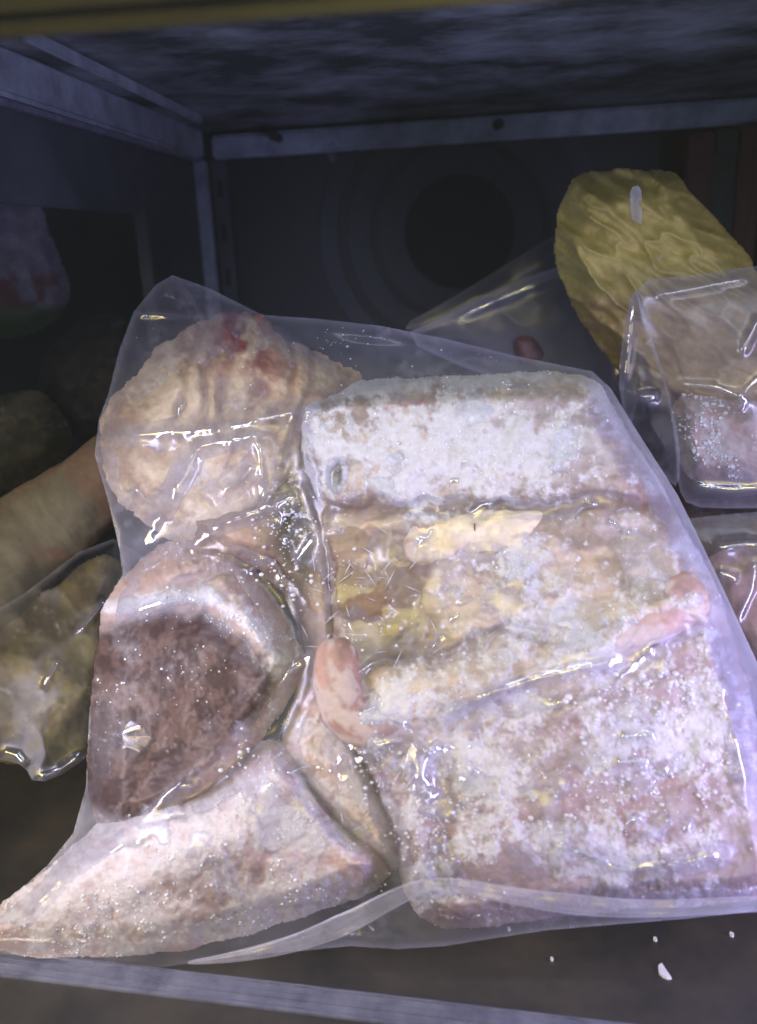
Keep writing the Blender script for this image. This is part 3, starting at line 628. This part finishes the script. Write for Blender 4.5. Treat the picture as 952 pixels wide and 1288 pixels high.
wr = np.abs(fbm(px + 0.4 * py, py * 0.8, 60, 3, 101) - 0.5) * 2
flat_ = ss(20, -10, poly_sd(px, py, HOLL)); fw = fw + flat_ * loose * ((1 - wr) * 4 + (fbm(px, py, 44, 2, 103) - 0.5) * 3)
stick = (1 - ss(1.0, 6.0, slack)) * ss(0.36, 0.48, fbm(px, py, 55, 4, 107)) * ss(14, 34, bsd)
rightband = blob(px, py, 826, 590, 24, 110, -32) + blob(px, py, 925, 800, 34, 130, -22)
near = np.full(px.shape, 1e9)
for pts, wd, am in CRE[:-46]: near = np.minimum(near, line_dist(px, py, pts)[0])
stick = stick * ss(14, 26, near) * ss(4, -8, poly_sd(px, py, HOLL)) * (1 - np.clip(1.6 * rightband, 0, 1))
cling = ss(0, 16, poly_sd(px, py, HOLL)) * ss(118, 150, px) * ss(0.34, 0.42, fbm(px, py, 60, 3, 131)); fw = fw - 12.0 * stick - 24.0 * cling      # vacuum-tight on the dark cut face
fw = np.where(bsd < 14, fw * ss(-1.5, 14, bsd) + 0.6, fw)
milk += 0.13 * np.exp(-(np.clip(bsd, 0, None) / 7) ** 2) + 0.05 * ss(0.5, 0.7, fbm(px, py, 50, 4, 109)) + 0.10 * ss(0.55, 0.72, fbm(px, py, 12, 4, 110)) * ss(0.4, 0.6, fbm(px, py, 80, 3, 112))
milk += 0.26 * rightband
milk += 0.14 * blob(px, py, 132, 870, 16, 80, 0) + 0.06 * blob(px, py, 230, 600, 90, 60) + 0.06 * ss(600, 1150, py) * ss(450, 900, px) + 0.12 * blob(px, py, 520, 1000, 40, 60, 15)
clear = ss(-6, 16, poly_sd(px, py, HOLL)); milk = milk * (1 - 0.8 * clear) - 0.075 * clear; crz = crz * (1 - 0.6 * clear)
v, f, used = grid_mesh(px, py, bkeep, fw * PXM, LEAN)
bag = empty('plastic_bag', LEAN.at(476., 1200., 0.0)); tag(bag, 'large clear plastic bag of frozen meat leaning in front, creased and frosted', 'bag')
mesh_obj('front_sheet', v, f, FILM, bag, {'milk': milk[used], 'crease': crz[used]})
v, f, used = grid_mesh(px[::2, ::2], py[::2, ::2], bkeep[::2, ::2], np.full(px[::2, ::2].shape, -0.0045) + 0.002 * fbm(px[::2, ::2], py[::2, ::2], 60, 3, 115), LEAN)
mesh_obj('back_sheet', v, f, BACKFILM, bag, {'milk': np.zeros(used.sum())})
def ribbon(name, pts, wid, plane, wpx, material, parent, curl=4.0, milk=0.0, pxm=PXM, seed=1):
    """a folded strip of film along a path"""
    pts = np.array(smooth_pts(pts, False, 3)); n = len(pts); T = np.gradient(pts, axis=0); T /= np.linalg.norm(T, axis=1)[:, None]; Nn = np.stack([-T[:, 1], T[:, 0]], -1)
    wd = np.interp(np.linspace(0, 1, n), np.linspace(0, 1, len(wid)), wid); wz = np.interp(np.linspace(0, 1, n), np.linspace(0, 1, len(wpx)), wpx); m = 9; vv = []; mk = []
    for k in range(m):
        u = k / (m - 1); q = pts + Nn * (wd * (u - 0.5))[:, None]
        hh = wz + curl * math.sin(u * math.pi) + curl * 1.6 * (fbm(q[:, 0], q[:, 1], 18, 3, seed) - 0.5) + curl * 0.8 * math.exp(-((u - 0.08) / 0.08) ** 2) + curl * 0.8 * math.exp(-((u - 0.9) / 0.08) ** 2)
        vv.append(plane.at(q[:, 0], q[:, 1], hh * pxm)); mk.append(np.full(n, milk + 0.25 * (abs(u - 0.5) > 0.4)))
    v = np.stack(vv, 1).reshape(-1, 3); i = np.arange(n * m).reshape(n, m)
    return mesh_obj(name, v, np.stack([i[:-1, :-1], i[1:, :-1], i[1:, 1:], i[:-1, 1:]], -1).reshape(-1, 4), material, parent, {'milk': np.stack(mk, 1).reshape(-1)})
ribbon('bottom_seam', [(236, 1211), (290, 1205), (370, 1188), (440, 1160), (490, 1132), (535, 1112), (580, 1114), (640, 1126), (710, 1137), (800, 1144), (900, 1140), (1030, 1132)],
       [2, 10, 20, 28, 24, 18, 18, 22, 26, 22, 20, 20], LEAN, [10, 30, 52, 84, 104, 112, 112, 108, 104, 100, 96, 92], SEAM, bag, 3.0, 0.05, seed=5)

# frost beads and bubbles under the film
rng = np.random.default_rng(11)
def scatter(parts):
    xs, ys, rs_ = [], [], []
    for cx, cy, rx, ry, n, r0, r1 in parts:
        n = int(n * 0.65); a = rng.normal(size=(n, 2)) * 0.55; xs.append(cx + a[:, 0] * rx); ys.append(cy + a[:, 1] * ry); rs_.append((r0 + (r1 - r0) * rng.random(n) ** 3.5) * 0.85)
    return np.concatenate(xs), np.concatenate(ys), np.concatenate(rs_)
x, y, r = scatter([(352, 650, 36, 55, 170, 1.0, 3.4), (360, 720, 45, 40, 90, 1.0, 4.0), (420, 700, 45, 60, 60, 1.0, 3.6), (490, 780, 50, 40, 50, 1.2, 4.0), (800, 880, 90, 40, 160, 1.2, 5.2), (850, 860, 50, 25, 60, 1.5, 5.0),
                   (790, 1010, 110, 45, 220, 1.0, 4.0), (590, 1040, 45, 40, 170, 1.0, 3.2), (520, 1040, 40, 60, 200, 1.0, 3.0), (470, 960, 30, 40, 80, 1.0, 3.2), (640, 440, 120, 14, 70, 0.8, 2.2), (430, 430, 60, 14, 40, 0.8, 2.4), (300, 460, 90, 50, 40, 0.8, 2.2), (250, 840, 50, 60, 60, 0.8, 2.0), (300, 950, 20, 20, 25, 1.5, 4.0)])
ii = np.clip(((x - px[0, 0]) / 2.2).astype(int), 0, px.shape[1] - 1); jj = np.clip(((y - py[0, 0]) / 2.2).astype(int), 0, px.shape[0] - 1)
hb = np.maximum(fw[jj, ii] - 1.0, Hm[jj, ii]); ok = bsd[jj, ii] > 6
o = grains('ice_bead', x[ok], y[ok], hb[ok], r[ok], LEAN, bag, BEAD, rng, round_=True); o['label'] = 'tiny ice beads and bubbles clinging to the film'
# needle-like ice crystals in the gap
nv, nf = [], []
for k in range(46):
    cx, cy = (rng.normal(450, 45), rng.normal(750, 42)) if k < 30 else (rng.normal(470, 30), rng.normal(985, 26)); a = rng.random() * math.pi; L = 4 + 12 * rng.random() ** 2
    i = int(np.clip((cx - px[0, 0]) / 2.2, 0, px.shape[1] - 1)); j = int(np.clip((cy - py[0, 0]) / 2.2, 0, px.shape[0] - 1)); hh = max(fw[j, i] - 1, Hm[j, i] + 1)
    d = np.array([math.cos(a), math.sin(a)]) * L; nn = np.array([-d[1], d[0]]) / L * 0.55
    q = [(cx - d[0], cy - d[1], 0), (cx + nn[0], cy + nn[1], 0.4), (cx + d[0], cy + d[1], 0), (cx - nn[0], cy - nn[1], 0.4), (cx, cy, 1.6)]
    b0 = len(nv)
    for (qx, qy, dh) in q: nv.append(LEAN.at(qx, qy, (hh + dh) * PXM))
    nf += [(b0, b0 + 1, b0 + 4), (b0 + 1, b0 + 2, b0 + 4), (b0 + 2, b0 + 3, b0 + 4), (b0 + 3, b0, b0 + 4), (b0 + 3, b0 + 2, b0 + 1, b0)]
o = mesh_obj('ice_needle', np.array(nv), nf, ICE, bag, smooth=False); o['kind'] = 'stuff'

# ================================================================== things behind: right hand side
def film_sheet(name, poly, plane, material, parent, creases=(), bulge=20, seed=1, step=3.0, milk0=0.0, pxm=0.0006, edge=0.13):
    poly = smooth_pts(list(poly), True, 1); x, y = pix_grid(poly, step); x, y, sd, keep = snap(x, y, poly, step)
    h = bulge * (1 - np.exp(-np.clip(sd, 0, None) / 40)) + (fbm(x, y, 90, 2, seed) - 0.5) * 10 + np.abs(fbm(x, y, 60, 2, seed + 3) - 0.5) * -7
    cz = np.zeros(x.shape); mk = milk0 + edge * np.exp(-(np.clip(sd, 0, None) / 5) ** 2)
    for pts, wd, am in creases:
        d, t = line_dist(x, y, pts); tp = ss(0, .2, t) * ss(1, .8, t) + 0.1; am = min(am, 0.7 * wd); h = h + am * tp * np.exp(-(d / wd) ** 2); cz = np.maximum(cz, tp * np.exp(-(d / (wd * 1.1)) ** 2)); mk = mk + 0.14 * tp * np.exp(-(d / wd) ** 2)
    v, f, used = grid_mesh(x, y, keep, h * pxm, plane)
    return mesh_obj(name, v, f, material, parent, {'milk': mk[used], 'crease': cz[used]})
PA = upright(0.30, 76); PB = upright(0.235, 80, -0.12); PC = upright(0.20, 70, -0.1)
# loose bag top behind
b2 = empty('plastic_bag', PA.at(660., 480., 0)); tag(b2, 'loose empty film of a bag rising to a point behind the front bag', 'bag', 'bags behind the front bag')
film_sheet('film', [(500, 424), (560, 398), (640, 356), (720, 330), (796, 308), (802, 380), (812, 440), (800, 520), (780, 560), (700, 500), (600, 470)], PA, BACKFILM, b2, [([(796, 312), (790, 420), (780, 500)], 10, 20), ([(560, 405), (660, 360), (790, 318)], 9, 14)], 10, 3, milk0=0.16, edge=0.3)
film_sheet('fold', [(500, 412), (560, 380), (640, 330), (740, 270), (745, 330), (640, 372), (540, 420)], Plane(PA.o + [0, 0.03, 0], PA.n), FILM, b2, [], 6, 8, milk0=0.03, edge=0.08)
def lump(name, label, poly, plane, thick, rnd, a, b, frost, seed, cat='meat', group=None, step=2.2, extra=None, pxm=0.0006, grains_n=0):
    e = empty(name, plane.at(float(np.mean([p[0] for p in poly])), float(max(p[1] for p in poly)), 0)); tag(e, label, cat, group)
    def sf(px, py, s, dome):
        h = dome + (fbm(px, py, 60, 3, seed) - 0.5) * thick * 0.4 + (fbm(px, py, 18, 3, seed + 2) - 0.5) * 3
        tone = flesh_tone(px, py, seed + 4, a, b, 0.5)
        if extra: h, tone = extra(px, py, s, h, tone)
        return add_rime(px, py, h, tone, frost, seed + 6, 3, 0.8, 0.09)
    _, dat = meat_piece('body', poly, plane, step, thick, rnd, sf, e, seed=seed, pxm=pxm); back_plate('back', poly, plane, e, a)
    if grains_n: ice_grains('frost_grain', dat, plane, e, grains_n, 0.7, 2.4, seed, pxm=pxm)
    return e
lump('meat_chunk', 'small reddish meat tip inside the loose film behind the front bag', [(640, 436), (655, 418), (676, 424), (690, 452), (660, 466)], PA, 14, 12, (0.22, 0.12, 0.13), (0.28, 0.18, 0.18), 0.05, 121, group='meat in the bags behind')
# yellow slab: a reflected yellow jacket given solid form
YELP = [(694, 300), (706, 250), (720, 222), (748, 213), (800, 212), (846, 215), (852, 218), (872, 240), (906, 276), (942, 318), (964, 360), (985, 420), (1005, 500), (970, 540), (850, 530), (790, 490), (748, 430), (716, 380), (698, 340)]
def yel(px, py, s, h, tone):
    wx = px + 30 * (fbm(px, py, 60, 3, 138) - 0.5); u = (0.82 * py - 0.57 * wx) ; vv = 0.57 * py + 0.82 * wx
    f1 = fbm(vv, u * 2.6, 75, 2, 133); f2 = fbm(vv * 0.5, u * 2.0, 26, 2, 135)
    h = h + (1 - np.abs(2 * f1 - 1) * 2.2) * 14 + np.abs(f2 - 0.5) * 10
    rb = np.sin((py - 0.16 * px) / 4.6 + 5 * fbm(px, py, 40, 3, 137)); lowm = ss(345, 400, py); h = h + 1.6 * rb * lowm * ss(0.4, 0.6, fbm(px, py, 30, 3, 139))
    tone = np.array((0.44, 0.38, 0.13))[None, None] * (0.85 + 0.3 * fbm(px, py, 20, 4, 140))[..., None]
    tone = mixc(tone, (0.34, 0.22, 0.10), 0.6 * lowm); tone = mixc(tone, (0.55, 0.42, 0.24), 0.35 * lowm * ss(0, 1, rb))
    return h, tone
ye = lump('yellow_reflection', 'yellow wrinkled reflection built as a slab standing behind the bag on the right', YELP, PB, 60, 44, (0.50, 0.37, 0.05), (0.5, 0.37, 0.05), -0.3, 131, step=1.8, extra=yel)
YC = Plane(PB.o + [0, -0.04, 0], PB.n)
o = film_sheet('pale_strip', [(792, 236), (806, 232), (808, 262), (806, 292), (796, 288), (793, 262)], Plane(PB.o + PB.n * 0.042, PB.n), SEAM, ye, [], 2, 9, 2.0, milk0=0.12); tag(o, 'whitish strip in front of the yellow slab')  # narrow pale strip just in front of the slab
# the bag on the right and its meat
b3 = empty('plastic_bag', YC.at(900., 640., 0)); tag(b3, 'clear bag of pink frozen meat at right edge, its film catching yellow glints', 'bag', 'bags behind the front bag')
film_sheet('front_sheet', [(796, 352), (870, 347), (952, 334), (1030, 326), (1040, 480), (1030, 636), (930, 640), (866, 638), (852, 612), (850, 560), (838, 490), (812, 420)], Plane(YC.o + YC.n * 0.016, YC.n), FILM, b3,
           [([(815, 372), (880, 360), (952, 345)], 7, 14), ([(840, 482), (900, 488), (960, 510)], 6, 14), ([(925, 500), (938, 492), (952, 478), (975, 462)], 5, 12), ([(930, 450), (945, 420), (956, 395)], 6, 16), ([(856, 612), (930, 618), (1000, 612)], 7, 10), ([(925, 500), (935, 510), (930, 520)], 4, 8)], 22, 41, 2.2, 0.07)
film_sheet('side_fold', [(780, 440), (796, 352), (812, 400), (838, 480), (856, 560), (854, 616), (836, 600), (800, 560), (778, 500)], Plane(YC.o + YC.n * 0.012, YC.n), SEAM, b3, [([(797, 360), (792, 430), (784, 490)], 6, 16), ([(800, 500), (830, 498)], 6, 10)], 8, 44, 2.2, -0.14)
lump('meat_chunk', 'pinkish brown frosted meat inside the bag at the right edge', [(842, 500), (880, 492), (952, 506), (1030, 516), (1040, 560), (1030, 612), (952, 616), (880, 612), (852, 590)], YC, 34, 30, (0.30, 0.19, 0.15), (0.50, 0.30, 0.28), 0.42, 141, group='meat in the bags behind', grains_n=600)
b4 = empty('plastic_bag', PC.at(920., 830., 0)); tag(b4, 'lowest clear bag at right edge, tucked under the pink meat bag', 'bag', 'bags behind the front bag')
film_sheet('front_sheet', [(846, 655), (900, 648), (1000, 640), (1060, 650), (1060, 980), (990, 960), (930, 860), (885, 760)], Plane(PC.o + PC.n * 0.034, PC.n), FILM, b4, [([(890, 690), (940, 684), (1000, 690)], 8, 10), ([(922, 790), (945, 740), (952, 700)], 6, 14), ([(900, 720), (930, 730)], 7, 10)], 16, 47, 2.4, 0.04)
lump('meat_chunk', 'smooth pink meat inside the lowest bag at the right edge', [(876, 720), (900, 690), (960, 684), (1040, 700), (1060, 840), (1040, 960), (960, 900), (910, 800)], PC, 46, 40, (0.44, 0.24, 0.22), (0.56, 0.34, 0.30), 0.2, 151, group='meat in the bags behind')
lump('meat_chunk', 'dark brown lump standing in for the shadow between the two right edge bags', [(836, 640), (880, 622), (980, 630), (1060, 640), (1060, 720), (960, 712), (880, 720), (846, 690)], Plane(PC.o + [0, 0.05, 0], PC.n), 20, 26, (0.10, 0.065, 0.06), (0.16, 0.10, 0.09), 0.05, 155, group='meat in the bags behind')  # dark lump takes the place of floor shadow under the bag

# ================================================================== things behind: left hand side
PL = upright(0.19, 66, 0.25); PL2 = upright(0.13, 55, 0.25)  # left pieces are coloured olive to carry the warm reflection veil
sh = empty('shank', PL.at(60., 700., 0)); tag(sh, 'long yellowish shank bone slanting in from the left edge', 'meat')
def sh_tone(t, ang, lum):
    n = wrap(ang, t, 9, 23, 6, 1.4); n2 = wrap(ang, t, 5, 27, 4, 0.9)
    c = np.array((0.20, 0.175, 0.125))[None] * (0.45 + 1.0 * n)[:, None]; f = ss(0.5, 0.64, n2)[:, None]
    c = c * (1 - 0.6 * f) + np.array((0.20, 0.105, 0.07)) * 0.6 * f
    return c, 0.1
tube('shaft', [(-90, 800), (-20, 722), (50, 668), (110, 622), (190, 570)], [84, 72, 58, 50, 54], MEAT, sh, sh_tone, PL, 26, seg=90, sub=34, lump=0.12, pxm=0.0006, flat=0.8, fine=0.03)
LBP = [(-80, 820), (-20, 800), (60, 740), (130, 690), (170, 720), (160, 860), (120, 930), (80, 968), (20, 962), (-80, 950)]
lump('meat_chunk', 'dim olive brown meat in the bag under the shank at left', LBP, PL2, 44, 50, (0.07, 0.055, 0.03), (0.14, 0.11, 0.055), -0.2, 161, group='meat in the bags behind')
b5 = empty('plastic_bag', PL2.at(60., 980., 0)); tag(b5, 'dull plastic bag under the shank with loose crumpled corner at left', 'bag', 'bags behind the front bag')
film_sheet('front_sheet', [(-90, 800), (0, 770), (130, 670), (180, 700), (170, 860), (130, 930), (92, 968), (44, 988), (30, 962), (0, 955), (-90, 950)], Plane(PL2.o + PL2.n * 0.034, PL2.n), BACKFILM, b5, [([(52, 870), (65, 845), (75, 828)], 5, 4), ([(95, 800), (120, 770), (135, 750)], 5, 4), ([(0, 945), (20, 950), (32, 965)], 6, 5), ([(44, 980), (70, 972), (110, 945)], 6, 5)], 12, 49, 2.4, -0.07)
PB2 = upright(0.42, 80, 0.2)
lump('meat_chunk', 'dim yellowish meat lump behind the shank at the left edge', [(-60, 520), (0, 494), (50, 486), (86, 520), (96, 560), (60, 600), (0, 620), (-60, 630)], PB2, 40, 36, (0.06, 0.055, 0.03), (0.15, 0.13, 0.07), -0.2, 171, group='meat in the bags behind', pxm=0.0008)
lump('meat_chunk', 'dark lump in place of dark reflections behind the upper left corner of the front bag', [(40, 470), (70, 420), (130, 388), (180, 400), (190, 520), (120, 560), (70, 540)], upright(0.40, 80, 0.1), 30, 30, (0.02, 0.02, 0.024), (0.04, 0.038, 0.036), -0.2, 175, group='meat in the bags behind', pxm=0.0008)  # near-black lump put where only dark reflections lie
pk = lump('lilac_reflection', 'blurred pale lilac reflection built solid, dark red lower part at far left', [(-60, 250), (0, 235), (50, 248), (70, 300), (92, 380), (60, 420), (-60, 430)], upright(0.50, 84, 0.2), 18, 26, (0.15, 0.14, 0.21), (0.24, 0.22, 0.31), -0.2, 181, cat='reflection_patch', pxm=0.0008,
     extra=lambda x, y, s, h, t: (h, mixc(mixc(t, (0.13, 0.05, 0.07), ss(335, 355, y) * ss(0.35, 0.55, fbm(x, y, 24, 3, 5))), (0.06, 0.10, 0.06), ss(375, 395, y))))  # blurred glow reflected in the glass, built as a solid lump

# store-shelf reflections built as solid boxes behind the yellow slab
for k, (x0, x1, y0, y1, c, lab) in enumerate(((846, 872, 176, 330, (0.13, 0.030, 0.030), 'dull red reflection built as a box beside the yellow slab'), (876, 900, 172, 330, (0.025, 0.060, 0.045), 'dull green reflection built as a box between the red and the rust ones'),
                                              (904, 930, 166, 330, (0.15, 0.045, 0.03), 'dull rust reflection built as a box right of the green one'), (934, 980, 160, 340, (0.09, 0.02, 0.03), 'dark crimson reflection built as a box at the right edge'))):
    m_ = metal_material('reflection_tone_%d' % k, tuple(np.array(c) * 0.25), tuple(np.array(c) * 0.75), 60, 0.6, 0, 0.05, (1, 1, 0.2))
    a = BACKP.at(x0, y0); b = BACKP.at(x1, y1); e = empty('reflection_box', (float(a[0] + b[0]) / 2, BACK_Y - 0.03, 0)); tag(e, lab, 'reflection_box', 'solid reflections at the back right')
    box('box', ((a[0] + b[0]) / 2, BACK_Y - 0.04, a[2] / 2), (b[0] - a[0], 0.05, a[2]), m_, e, 0.002)
    box('flap', ((a[0] + b[0]) / 2, BACK_Y - 0.0665, a[2] - 0.012), ((b[0] - a[0]) * 0.9, 0.002, 0.02), m_, e)

# hanging scrap of frozen film under the back rail
hs = film_sheet('film_scrap', [(378, 182), (420, 178), (466, 180), (452, 204), (437, 226), (426, 214), (402, 200)], Plane((0, BACK_Y - 0.045, 0), (0, -1, 0.1)), SEAM, None, [], 8, 53, 2.0, -0.1, pxm=0.0008)
tag(hs, 'small scrap of frosty film hanging from the back rail', 'scrap')
# frost flecks on the floor
FLECK = ((838, 1223, 8.0, 'white half-moon ice fleck, largest on the dark floor'), (824, 1183, 2.2, 'tiny ice fleck on the floor just above the half-moon fleck'), (920, 1177, 2.4, 'tiny ice fleck on the floor nearest the right edge'),
         (694, 1208, 1.7, 'tiny ice fleck on the floor left of the half-moon fleck'), (640, 1170, 2.0, 'tiny ice fleck leftmost on the floor, under the bag edge'))
for k, (fx, fy, r, lab) in enumerate(FLECK):
    q = FLOOR.at(fx, fy); n = 7; a0 = random.random() * 6; half = k == 0
    ring_ = [(q[0] + r * 0.00052 * math.cos(a0 + t * (math.pi if half else 2 * math.pi) / (n - (1 if half else 0))) * (1 + 0.2 * random.random()), q[1] + r * 0.0007 * math.sin(a0 + t * (math.pi if half else 2 * math.pi) / (n - (1 if half else 0)))) for t in range(n)]
    v = [(x_, y_, 0.0003) for x_, y_ in ring_] + [(x_ * 0.97 + q[0] * 0.03, y_ * 0.97 + q[1] * 0.03, 0.0016) for x_, y_ in ring_]
    f = [tuple(range(n, 2 * n))] + [(t, (t + 1) % n, n + (t + 1) % n, n + t) for t in range(n)]
    o = mesh_obj('ice_fleck', np.array(v), f, ICE, None, smooth=False)
    tag(o, lab, 'ice', 'ice flecks on the floor')

# glass door: a thin scattering volume stands in for the veil of its reflections
m_, nt, out = mat('veil_glass'); pvn = nt.nodes.new('ShaderNodeVolumePrincipled')
pvn.inputs['Color'].default_value = (0.80, 0.86, 0.98, 1); pvn.inputs['Density'].default_value = 11.0; pvn.inputs['Anisotropy'].default_value = 0.0
nt.links.new(pvn.outputs[0], out.inputs['Volume'])
gp_ = box('glass_door', (0.0, -0.20, 0.27), (1.70, 0.004, 0.70), m_); tag(gp_, 'thin glass pane closing the freezer front, hazed in place of reflections', 'glass')
